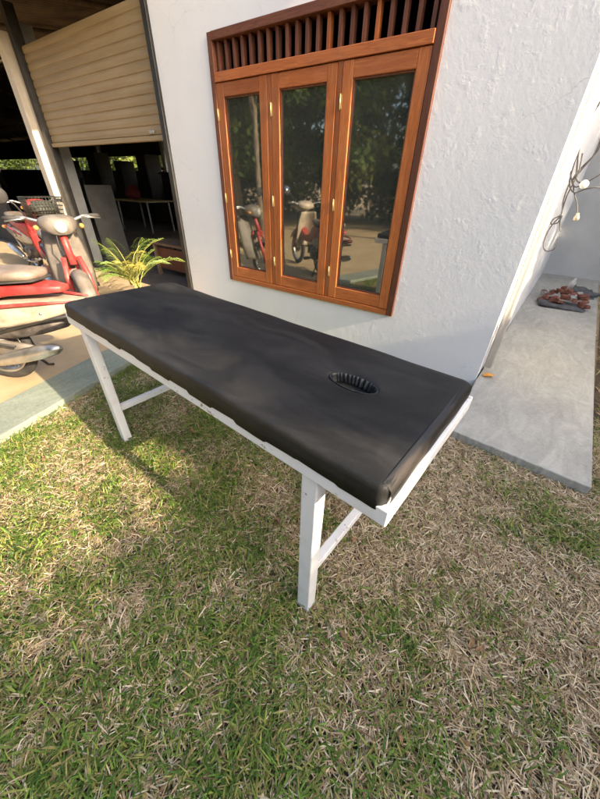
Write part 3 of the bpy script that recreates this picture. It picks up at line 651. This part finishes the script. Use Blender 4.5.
def frond(rng, L, arch, nl, wl, ww, az, el, base, droop=.5):
    """one pinnate frond: leaflet quads (n*4) along an arching stalk; returns verts and stalk points"""
    pts = []; p = np.array(base, float); a = el; st = L/18
    for i in range(19):
        pts.append(p.copy()); p = p + st*np.array([math.cos(a)*math.cos(az), math.cos(a)*math.sin(az), math.sin(a)]); a -= arch/18*(0.4+1.2*i/18)
    pts = np.array(pts); side = np.array([-math.sin(az), math.cos(az), 0]); vs = []
    for i in range(nl):
        f = .14+.86*i/(nl-1); x = f*18; k = min(int(x), 17); c = pts[k]+(pts[k+1]-pts[k])*(x-k); d = pts[k+1]-pts[k]; d /= np.linalg.norm(d)
        l = wl*(math.sin(math.pi*min(1, f*.85+.12))**.6)*rng.uniform(.85, 1.1)
        for s in (-1, 1):
            tdir = side*s*.75+d*.62+np.array([0, 0, rng.uniform(.0, .22)]); tdir /= np.linalg.norm(tdir); nd = d*ww
            m_ = c+tdir*l*.5; e_ = c+tdir*l+np.array([0, 0, -droop*l*rng.uniform(.5, 1)])
            vs += [c-nd*.3, m_-nd*.6+np.array([0, 0, .01]), e_, m_+nd*.6]
    return np.array(vs), pts

# areca palm beside the shutter opening
pl = thing('areca_palm', 'small areca palm with yellowing fronds in front of the shed opening', 'palm', (-3.74, 2.0, .05)); pl.scale = (.82, .82, .82)
rng = np.random.default_rng(11); stalk = MB(); allv = []; allc = []
for i in range(21):
    az = 2*math.pi*i/21+rng.uniform(-.25, .25); el = rng.uniform(.70, 1.45); L = rng.uniform(.50, .80); b0 = (rng.uniform(-.06, .06), rng.uniform(-.06, .06), .30)
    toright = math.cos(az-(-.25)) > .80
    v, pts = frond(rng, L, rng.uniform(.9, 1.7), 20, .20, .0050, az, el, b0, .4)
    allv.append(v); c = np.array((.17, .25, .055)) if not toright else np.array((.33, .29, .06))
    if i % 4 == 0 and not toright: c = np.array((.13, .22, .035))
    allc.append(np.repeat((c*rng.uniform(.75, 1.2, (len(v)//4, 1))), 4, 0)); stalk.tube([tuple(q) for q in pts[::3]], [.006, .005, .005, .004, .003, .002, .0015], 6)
for i in range(7): stalk.tube([(rng.uniform(-.06, .06), rng.uniform(-.06, .06), .16), (rng.uniform(-.06, .06), rng.uniform(-.06, .06), .32)], .011, 8)
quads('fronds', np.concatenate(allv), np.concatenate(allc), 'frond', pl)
MT['stalk'] = mat('palm_stalk', (.26, .27, .06), (.36, .32, .08), .5, 20, .1, .001); stalk.build('stalks', 'stalk', pl)
MB().lathe((0, 0, 0), (0, 0, 1), [(0, 0), (.10, 0), (.135, .17), (.145, .18), (.145, .2), (.13, .2), (.125, .17), (0, .165)], 26).build('pot', 'clay', pl)

# ------------------------------------------------------------------ things in the shed
t = thing('bench', 'low wooden bench just inside the shed against the house wall', 'bench', (-4.55, 3.25, .046))
MB().box((-.46, -.20, .44), (.60, .20, .475)).build('top', 'wood_raw', t, .004)
for x in (-.38, .52):
    for y in (-.16, .16): MB().box((x-.025, y-.025, 0), (x+.025, y+.025, .4385)).build('leg', 'wood_raw', t, .003)
MB().box((-.352, -.150, .10), (.492, -.135, .40)).build('front_panel', 'wood_d', t, .003)
o = MB().box((-.012, -.22, 0), (.012, .22, 1.15), Matrix.Translation((-6.36, 3.22, .05)) @ Matrix.Rotation(rad(-3), 4, 'Y')).build('board', 'board', None, .003); tag(o, 'grey board leaning upright behind the shaded post', 'board')
t = thing('work_table', 'table with a yellow edge and thin pale legs, deep in the dark shed', 'table', (-9.7, 6.0, .046))
MB().box((-.8, -.4, .72), (.8, .4, .76)).build('table_top', 'yellow_top', t, .004)
for x in (-.72, .72):
    for y in (-.34, .34): MB().tube([(x, y, 0), (x*.96, y*.96, .719)], .022, 8).build('leg', 'grey_post', t)
o = MB().loft([(-.22, 0, .08, .10, .06), (-.15, 0, .12, .15, .11), (.05, 0, .17, .17, .16), (.18, 0, .11, .13, .10), (.22, 0, .08, .08, .06)], 18, 2.4).build('bundle', 'blue_cloth'); o.location = (-10.1, 6.0, .808); tag(o, 'red cloth bundle lying on the table in the shed', 'bundle')
t = thing('cabinet', 'black cabinet standing behind the table in the shed', 'cabinet', (-9.2, 7.2, .046))
MB().box((-.75, -.3, .06), (.75, .3, 1.35)).build('carcass', 'dark_fab', t, .01); MB().box((-.80, -.34, 1.352), (.80, .34, 1.40)).build('top', 'dark_fab', t, .006)
for x in (-.37, .37): MB().box((x-.35, -.318, .09), (x+.35, -.302, 1.32)).build('door', 'black_steel', t, .003)
for i, (x, w_, h) in enumerate(((-11.2, .5, 1.85), (-12.6, .35, 1.7), (-14.2, .6, 1.95), (-16.4, .4, 1.75))):
    t = thing('locker', ['tall dark locker left of the black cabinet in the shed', 'narrow dark locker second from the black cabinet', 'widest dark locker, third from the black cabinet', 'dark locker farthest from the black cabinet'][i], 'locker', (x, 7.4, .046))
    MB().box((-w_/2, -.25, .05), (w_/2, .25, h)).build('carcass', 'dark_fab', t, .008); MB().box((-w_/2+.02, -.268, .08), (w_/2-.02, -.252, h-.04)).build('door', 'black_steel', t, .003)
for i, (x, y, w_, h) in enumerate(((-17.5, 6.9, 1.3, 1.25), (-15.4, 6.9, 1.0, 1.2))):
    o = MB().box((-w_/2, -.03, 0), (w_/2, .03, h)).build('sheet_panel', 'board', None, .004); o.location = (x, y, .046); o.rotation_euler = (rad(-6), 0, 0)
    tag(o, ('wide grey sheet panel leaning at the far left of the shed', 'narrower grey sheet panel leaning right of the wide one')[i], 'panel')
o = MB().tube([(-9.6, 4.2, .05), (-10.0, 4.2, 1.2), (-10.5, 4.2, 2.6)], [.035, .032, .028], 8).build('bamboo_pole', 'wood_raw'); tag(o, 'slanting bamboo pole left of the cream post', 'pole')

# ------------------------------------------------------------------ right-hand side: wires, bricks, leaf
wr = thing('hanging_wires', 'bunch of loose grey wires with a white rose on the house side wall', 'wires', (-.05, 3.1, 1.3))
def WZ(mb, n, m, label=None):
    o = mb.build(n, m); o.parent = wr; o.matrix_parent_inverse = Matrix.Translation((.05, -3.1, -1.3)); 
    if label: o['label'] = label
    return o
def curve(pts, n=10):
    out = []; P_ = [Vector(p) for p in pts]
    for i in range(len(P_)-1):
        a, b, c, d = P_[max(i-1, 0)], P_[i], P_[i+1], P_[min(i+2, len(P_)-1)]
        for k in range(n):
            t = k/n; out.append(.5*((2*b)+(c-a)*t+(2*a-5*b+4*c-d)*t*t+(3*b-a-3*c+d)*t**3))
    return out+[P_[-1]]
WIRES = [[(-.02, 3.0, 1.90), (-.055, 3.0, 1.74), (-.088, 3.0, 1.58), (-.088, 3.0, 1.48), (-.055, 3.0, 1.39), (-.02, 3.0, 1.34)],
         [(.03, 3.0, 1.85), (-.03, 3.0, 1.72), (.012, 2.99, 1.60), (.02, 2.99, 1.50), (-.01, 3.0, 1.42), (-.035, 3.0, 1.36)],
         [(-.098, 3.0, 2.3), (-.09, 3.0, 1.95), (-.075, 3.0, 1.74), (-.07, 3.0, 1.55), (-.02, 3.0, 1.38), (.02, 3.0, 1.35)],
         [(-.095, 3.0, 2.2), (-.06, 3.0, 1.80), (.0, 2.99, 1.62), (.03, 2.99, 1.52), (-.02, 3.0, 1.42), (-.035, 3.0, 1.36), (.0, 3.0, 1.33), (.06, 3.0, 1.37), (.12, 3.02, 1.42), (.2, 3.05, 1.46)],
         [(-.10, 3.02, 1.9), (-.075, 3.01, 1.6), (-.055, 3.0, 1.40), (-.04, 3.0, 1.34), (.0, 2.99, 1.30), (.05, 2.99, 1.32), (.1, 3.0, 1.33), (.18, 3.04, 1.32)],
         [(-.03, 3.0, 1.36), (.0, 3.0, 1.30), (.04, 3.0, 1.24), (.065, 3.0, 1.185)],
         [(-.045, 3.0, 1.36), (-.04, 3.0, 1.26), (-.02, 3.0, 1.18), (-.05, 3.0, 1.15), (-.055, 3.0, 1.12), (-.02, 3.0, 1.13), (-.015, 3.0, 1.17), (-.05, 3.0, 1.10), (-.052, 3.0, 1.0), (-.02, 3.0, .955), (.02, 3.0, .97), (.025, 3.0, 1.02)],
         [(-.04, 2.99, 1.50), (-.02, 2.99, 1.40), (-.03, 3.0, 1.28), (-.015, 3.0, 1.15), (.015, 3.0, 1.08)]]
for k, p in enumerate(WIRES): WZ(MB().tube(curve(p), 0.0040 if k != 2 else .0050, 7), 'wire', 'wire')
WZ(MB().lathe((.035, 2.985, 1.345), (.25, -.85, .3), [(0, .012), (.012, .011), (.021, .005), (.024, 0), (.024, -.006), (0, -.008)], 24), 'ceiling_rose', 'pvc')
WZ(MB().lathe((.067, 3.0, 1.19), (.1, -.2, -1), [(0, 0), (.009, .0), (.010, .014), (.015, .02), (.016, .036), (.011, .042), (0, .042)], 18), 'bulb_holder', 'cream_pl')
rnd = random.Random(3)
tray = MB().loft([(-.26, 0, .01, .13, .01), (-.24, 0, .016, .17, .016), (.2, 0, .016, .17, .016), (.24, 0, .01, .12, .01)], 20, 6).build('stone_slab', 'slate'); tray.location = (.36, 5.30, .062); tray.rotation_euler = (0, rad(3), rad(8)); tag(tray, 'thin dark stone slab lying under the heap of broken bricks', 'slab')
for i in range(44):
    lx = .36+rnd.uniform(-.24, .30)*1.0; ly = 5.58+rnd.uniform(-.34, .36); dd = math.hypot((lx-.38)/.33, (ly-5.55)/.36); zt = .095+max(0, .17*(1-dd))*rnd.uniform(.5, 1.0)
    sx, sy, sz = rnd.uniform(.025, .062), rnd.uniform(.02, .042), rnd.uniform(.014, .028)
    bm = bmesh.new(); bmesh.ops.create_cube(bm, size=2)
    for v in bm.verts: v.co = Vector((v.co.x*sx*rnd.uniform(.7, 1.15), v.co.y*sy*rnd.uniform(.7, 1.15), v.co.z*sz*rnd.uniform(.8, 1.1)))
    bmesh.ops.bevel(bm, geom=bm.edges[:], offset=.006, segments=2, affect='EDGES')
    me = bpy.data.meshes.new('broken_brick'); bm.to_mesh(me); bm.free(); red = i % 6 != 5
    me.materials.append(MT['brick' if red else 'mortar']); o = bpy.data.objects.new('broken_brick' if red else 'rubble', me); COL.objects.link(o)
    o.location = (lx, ly, zt); o.rotation_euler = (rnd.uniform(-.4, .4), rnd.uniform(-.4, .4), rnd.uniform(0, 3.1))
    tag(o, 'broken red brick in the heap on the concrete path' if red else 'grey lump of mortar among the broken bricks', 'brick' if red else 'rubble', 'broken bricks heaped on the path' if red else 'mortar lumps in the brick heap')
o = MB().lathe((0, 0, 0), (0, 0, 1), [(0, 0), (.035, 0), (.036, .10), (.030, .125), (.014, .145), (.014, .165), (0, .166)], 18).build('bottle', 'pvc'); o.location = (.40, 5.86, .15); o.rotation_euler = (.15, .1, 0); tag(o, 'small white bottle standing in the brick heap', 'bottle')
for i, (x, y, rz_, lb) in enumerate(((.55, 5.98, .4, 'dark roof tile leaning on the right of the brick heap'), (.66, 6.12, 1.0, 'dark roof tile lying flat behind the brick heap'))):
    vs = []; fs = []
    for a in range(9):
        for b in range(2): vs.append((-.16+.04*a, -.1+.2*b, .012*math.sin(a*1.57)+.02))
    fs = [(2*a, 2*a+2, 2*a+3, 2*a+1) for a in range(8)]
    o = MB().add(vs, fs, True).build('roof_tile', 'slate'); o.modifiers.new('solid', 'SOLIDIFY').thickness = .014; o.location = (x, y, .12 if i == 0 else .075); o.rotation_euler = (.5 if i == 0 else 0, .2 if i == 0 else 0, rz_); tag(o, lb, 'roof tile')
vs = []; fs = []
for i in range(9):
    t_ = i/8; hw = .026*math.sin(math.pi*min(1, t_*.93+.05))**.8
    for j in range(5): u = -1+j/2; vs.append((-.045+.09*t_, hw*u, .010*u*u+.008*math.sin(t_*4)+.006))
for i in range(8): fs += [(i*5+j, i*5+j+1, (i+1)*5+j+1, (i+1)*5+j) for j in range(4)]
o = MB().add(vs, fs, True).build('fallen_leaf', 'leafdead'); o.location = (-.052, 2.70, .062); o.rotation_euler = (.05, -.1, .7); o.modifiers.new('solid', 'SOLIDIFY').thickness = .0012; tag(o, 'orange fallen leaf on the concrete path at the house corner', 'leaf')

# ------------------------------------------------------------------ unseen wall, hedge and trees added for shade; yard and back trees
bw = thing('shade_wall', 'tall grey wall added out of view on the right to block low sun', 'wall', (6.0, 1, 0))  # unseen wall added to stop sun flecks reaching the path
MB().box((-.1, -9, 0), (.1, 11, 3.0)).build('wall', 'block', bw); MB().box((-.16, -9.02, 3.002), (.16, 11.02, 3.07)).build('coping', 'grey_wall', bw, .01)
rng = np.random.default_rng(5); cs = []
HX = 5.45; topz = (HX+1.62)*math.tan(rad(SUN_EL))-.195  # top height follows the sun so the added hedge shades the lawn
for i in range(420): cs.append((HX+rng.uniform(.0, .9), rng.uniform(-8, 12), rng.uniform(.3, topz-.22)))
for i in range(120): cs.append((HX+rng.uniform(0, .25), rng.uniform(-8, 12), topz-.20+rng.uniform(-.1, .07)))
for i in range(16): cs.append((HX+rng.uniform(.1, .6), rng.uniform(.58, 1.0), rng.uniform(topz+.3, topz+1.1)))  # sparse shoots added above the hedge to dapple the table top
rr_ = np.full(len(cs), .36); rr_[-16:] = .17
v, c = leaf_cloud(np.array(cs), rr_, 130, .13, GREENS, rng, .4, .8); hd = quads('hedge', v, c, 'leaf'); tag(hd, 'dense green hedge added out of view to shade the lawn', 'hedge')
tree('unseen tall tree added to shade the side wall, opposite the brick heap', (7.6, 5.6, 0), 7.0, 2.5, 2.6, 71, 90, 190, .17, None, .16, .4, bottom=.9)  # crown added out of view to keep direct sun off the side wall
tree('second unseen tall tree added to shade the side wall, farther back', (7.6, 9.6, 0), 6.6, 2.4, 2.5, 72, 80, 190, .17, None, .15, .4, bottom=.9)  # added beside the first tree to extend its shade over the walls
tree('slender young tree with a bare pale trunk standing alone in the yard', (-6.5, -2.15, 0), 5.2, 1.3, 1.2, 55, 34, 120, .16, None, .062, .55, bottom=.6)
YT = [(-6.3, -5.2, 5.6, 2.4, 2.4), (-9.4, -4.2, 6.5, 2.8, 2.7), (-12.6, -6.0, 7.0, 3.2, 3.0), (-4.2, -8.4, 7.2, 3.0, 3.1), (-8.2, -8.6, 8.0, 3.4, 3.5), (-1.4, -7.8, 6.5, 2.7, 2.8), (-13.5, -10.5, 8.5, 3.6, 3.8), (-6.0, -12.5, 9.0, 3.8, 4.2), (-17, -7, 7.5, 3.4, 3.4)]
TL_ = ['leafy tree with a pale bare trunk nearest the yard', 'broad low tree at the left of the yard trees', 'wide dark tree left of the yard behind the scooters', 'tall round tree behind the coconut palm', 'tall dense tree in the middle of the yard row', 'rounded tree closest to the added shade wall', 'largest tree at the back left of the yard', 'tallest tree at the very back of the yard', 'dark tree at the far left end of the yard row']
for i, (x, y, h, rx, rz_) in enumerate(YT): tree(TL_[i], (x, y, 0), h, rx, rz_, 100+i, 70, 150, .20, 'trees in the yard facing the house', .11 if i == 0 else .16, .5, bottom=.85)
us = thing('bushes', 'row of dark bushes under the yard trees', 'bushes', (-8, -9.5, 0))
cs = np.array([(rng.uniform(-12, 10), rng.uniform(-1.2, 1.2), rng.uniform(.2, 1.9)) for _ in range(170)]); v, c = leaf_cloud(cs, np.full(170, .75), 120, .2, GREENS, rng); quads('leaves', v, c, 'leaf', us)
cp = thing('coconut_palm', 'coconut palm with long arching fronds in the yard', 'palm', (-3.55, -4.4, 0)); stalk = MB(); allv = []; allc = []
stalk.tube([(0, 0, -.1), (.08, .05, 1.4), (.1, .1, 3.2)], [.17, .13, .11], 12); stalk.build('trunk', 'palm_bark', cp); rb = MB()
for i in range(17):
    az = 2.4*i+rng.uniform(-.2, .2); v, pts = frond(rng, rng.uniform(2.2, 2.9), rng.uniform(1.4, 2.2), 46, .62, .020, az, rng.uniform(.1, 1.2), (.1, .1, 3.2), .45); allv.append(v)
    allc.append(np.repeat(np.array((.10, .13, .030))*rng.uniform(.7, 1.4, (len(v)//4, 1)), 4, 0)); rb.tube([tuple(q) for q in pts[::3]], [.022, .018, .015, .012, .009, .006, .003], 6)
quads('fronds', np.concatenate(allv), np.concatenate(allc), 'frond', cp); rb.build('midribs', 'stalk', cp)
BT = [(-10.5, 11.6, 4.2, 2.4, 2.0), (-15.6, 11.4, 4.4, 2.6, 2.1), (-21, 11.2, 4.6, 2.7, 2.2), (-13, 12.5, 5.2, 2.4, 2.3), (-18.5, 13.5, 6, 2.8, 2.7), (-24, 12.5, 5.5, 2.6, 2.5), (-30, 14, 6.5, 3, 3), (-36, 11, 6, 3, 2.9), (-33, 5, 5.5, 2.8, 2.6), (-40, 2, 6.5, 3.2, 3)]
BL = ['low leafy tree close behind the back wall, right of the shed cabinet', 'low leafy tree close behind the middle of the shed wall', 'low leafy tree close behind the left half of the shed wall', 'leafy tree seen through the shed behind the cabinet', 'round tree behind the back wall of the shed', 'low spreading tree behind the far half of the shed', 'tall tree behind the far end of the shed', 'tree beyond the far corner of the shed', 'bushy tree beyond the open end of the shed', 'farthest tree beyond the open end of the shed']
LG = [(.10, .15, .03), (.14, .19, .04), (.08, .12, .025), (.17, .20, .05)]
for i, (x, y, h, rx, rz_) in enumerate(BT): tree(BL[i], (x, y, 0), h, rx, rz_, 300+i, 60, 110, .22, 'trees behind the shed', .16, .3, LG, .95)

# ------------------------------------------------------------------ lawn blades
def vnoise(x, y, s, seed):
    r = np.random.default_rng(seed); g = r.random((256, 256)); X = x*s+60; Y = y*s+60; i = np.floor(X).astype(int); j = np.floor(Y).astype(int); fx = X-i; fy = Y-j; fx = fx*fx*(3-2*fx); fy = fy*fy*(3-2*fy)
    a = g[i % 256, j % 256]; b = g[(i+1) % 256, j % 256]; c = g[i % 256, (j+1) % 256]; d = g[(i+1) % 256, (j+1) % 256]
    return (a*(1-fx)+b*fx)*(1-fy)+(c*(1-fx)+d*fx)*fy
def inside(x, y):
    kx = K0.x+(y-K0.y)*kd.x/kd.y
    ok = (x > kx-.01)
    ok &= ~((x > -.125) & (x < .60+.045*(y-1.79)) & (y > 1.825-.066*(x+.1)))
    ok &= (y < 2.59) | (x > .1); ok &= ~((x < -.1) & (y > 2.59))
    return ok
def scatter(n, rng, box, hard=True):
    x = rng.uniform(box[0], box[1], n*2); y = rng.uniform(box[2], box[3], n*2); k = inside(x, y); return x[k][:n], y[k][:n]
def dryness(x, y):
    d = np.clip(.85*(.9*x+.43*y+.10), -.30, .50)+.50*(vnoise(x, y, 3.6, 2)-.5)*2+.50*(vnoise(x, y, 8.5, 3)-.5)*2+.22*(vnoise(x, y, 22, 4)-.5)*2
    return np.clip(.5+d, 0, 1)
def blades(name, x, y, length, width, el, curl, cols, rng, m, label, cat, zoff=0.0):
    n = len(x); az = rng.uniform(0, 2*np.pi, n); z = rng.uniform(0, .006, n)+zoff
    b = np.stack([x, y, z], 1); h = np.stack([np.cos(az), np.sin(az), np.zeros(n)], 1); s = np.stack([-np.sin(az), np.cos(az), np.zeros(n)], 1)
    tw = rng.normal(0, .5, n); s[:, 2] = np.sin(tw)*.7; s /= np.linalg.norm(s, axis=1, keepdims=True)
    up = np.array([0, 0, 1.]); e1 = el; e2 = el-curl*rng.uniform(.3, 1, n); e3 = e2-curl*rng.uniform(.3, 1, n)
    bend = rng.normal(0, .35, n); h2 = np.stack([np.cos(az+bend), np.sin(az+bend), np.zeros(n)], 1)
    p1 = b+(h*np.cos(e1)[:, None]+up*np.sin(e1)[:, None])*(length*.4)[:, None]
    p2 = p1+(h2*np.cos(e2)[:, None]+up*np.sin(e2)[:, None])*(length*.35)[:, None]
    p3 = p2+(h2*np.cos(e3)[:, None]+up*np.sin(e3)[:, None])*(length*.25)[:, None]
    for p in (p1, p2, p3): p[:, 2] = np.maximum(p[:, 2], .003+zoff)
    w = (width*.5)[:, None]
    v = np.stack([b-s*w*.7, b+s*w*.7, p1-s*w, p1+s*w, p2-s*w*.8, p2+s*w*.8, p3], 1).reshape(-1, 3)
    o = (np.arange(n)*7)[:, None]; loops = (o+np.array([[0, 1, 3, 2, 2, 3, 5, 4, 4, 5, 6]])).ravel()
    st = ((np.arange(n)*11)[:, None]+np.array([[0, 4, 8]])).ravel(); tt = np.tile(np.array([4, 4, 3]), n)
    ob = np_mesh(name, v, loops, st, tt, np.clip(np.repeat(cols, 7, 0), 0, 1), m, None, True); tag(ob, label, cat, None, 'stuff'); return ob
def pick(pal, n, rng, lo=.75, hi=1.25): p = np.asarray(pal); return p[rng.integers(0, len(p), n)]*rng.uniform(lo, hi, n)[:, None]
rng = np.random.default_rng(21)
box = (-2.9, 1.5, -1.5, 2.6)
GP = [(.120, .225, .030), (.175, .285, .046), (.070, .150, .022), (.225, .305, .055), (.30, .30, .085), (.34, .30, .10)]
DP = [(.49, .365, .215), (.60, .475, .30), (.34, .235, .13), (.54, .42, .26), (.21, .135, .07), (.74, .63, .44)]
x, y = scatter(330000, rng, box); k = rng.random(len(x)) > dryness(x, y)*.93; x, y = x[k], y[k]; n = len(x)
blades('green_grass', x, y, rng.uniform(.022, .070, n)*rng.uniform(.7, 1.15, n), rng.uniform(.0022, .0056, n), rng.uniform(.15, 1.2, n), .75, pick(GP, n, rng), rng, 'grass', 'short green lawn grass growing thicker on the left', 'grass')
x, y = scatter(330000, rng, box); k = rng.random(len(x)) < .22+.78*dryness(x, y); x, y = x[k], y[k]; n = len(x)
blades('dry_grass', x, y, rng.uniform(.018, .075, n)*rng.uniform(.6, 1.1, n), rng.uniform(.0016, .0048, n), rng.uniform(-.05, .42, n), .35, pick(DP, n, rng), rng, 'straw', 'dry straw-coloured grass matted over the lawn', 'dry grass', .006)
dl = MB(); vs = []; fs = []
for i in range(7):
    t_ = i/6; hw = .013*math.sin(math.pi*min(1, t_*.93+.05))**.8
    for j in range(3): u = j-1; vs.append((-.03+.06*t_, hw*u, .008*u*u+.010*math.sin(t_*5)))
for i in range(6): fs += [(i*3+j, i*3+j+1, (i+1)*3+j+1, (i+1)*3+j) for j in range(2)]
MT['deadleaf'] = mat('dead_leaf', (.16, .085, .035), (.34, .21, .10), .8, 40, .3, .001)
leaf0 = dl.add(vs, fs, True).build('dead_leaf', 'deadleaf'); rnd = random.Random(9)
for i in range(34):
    o = leaf0 if i == 0 else leaf0.copy()
    if i: COL.objects.link(o)
    px, py = rnd.uniform(-1.9, .9), rnd.uniform(.1, 1.7)
    o.location = (px, py, rnd.uniform(.018, .035)); o.rotation_euler = (rnd.uniform(-.5, .5), rnd.uniform(-.5, .5), rnd.uniform(0, 6.28)); k_ = rnd.uniform(.35, .7); o.scale = (k_, k_, k_)
    tag(o, 'small curled brown dead leaf lying in the lawn grass', 'leaf', 'dead leaves scattered on the lawn')
# outer lawn beyond the picture, thinner
x = rng.uniform(-2.0, 5, 60000); y = rng.uniform(-4, 8.5, 60000); k = inside(x, y) & ~((x > box[0]) & (x < box[1]) & (y > box[2]) & (y < box[3])); x, y = x[k], y[k]; n = len(x)
blades('outer_grass', x, y, rng.uniform(.04, .08, n), rng.uniform(.004, .008, n), rng.uniform(.15, 1.1, n), .6, pick(GP+DP, n, rng), rng, 'grass', 'mixed green and dry grass on the far parts of the lawn', 'grass')
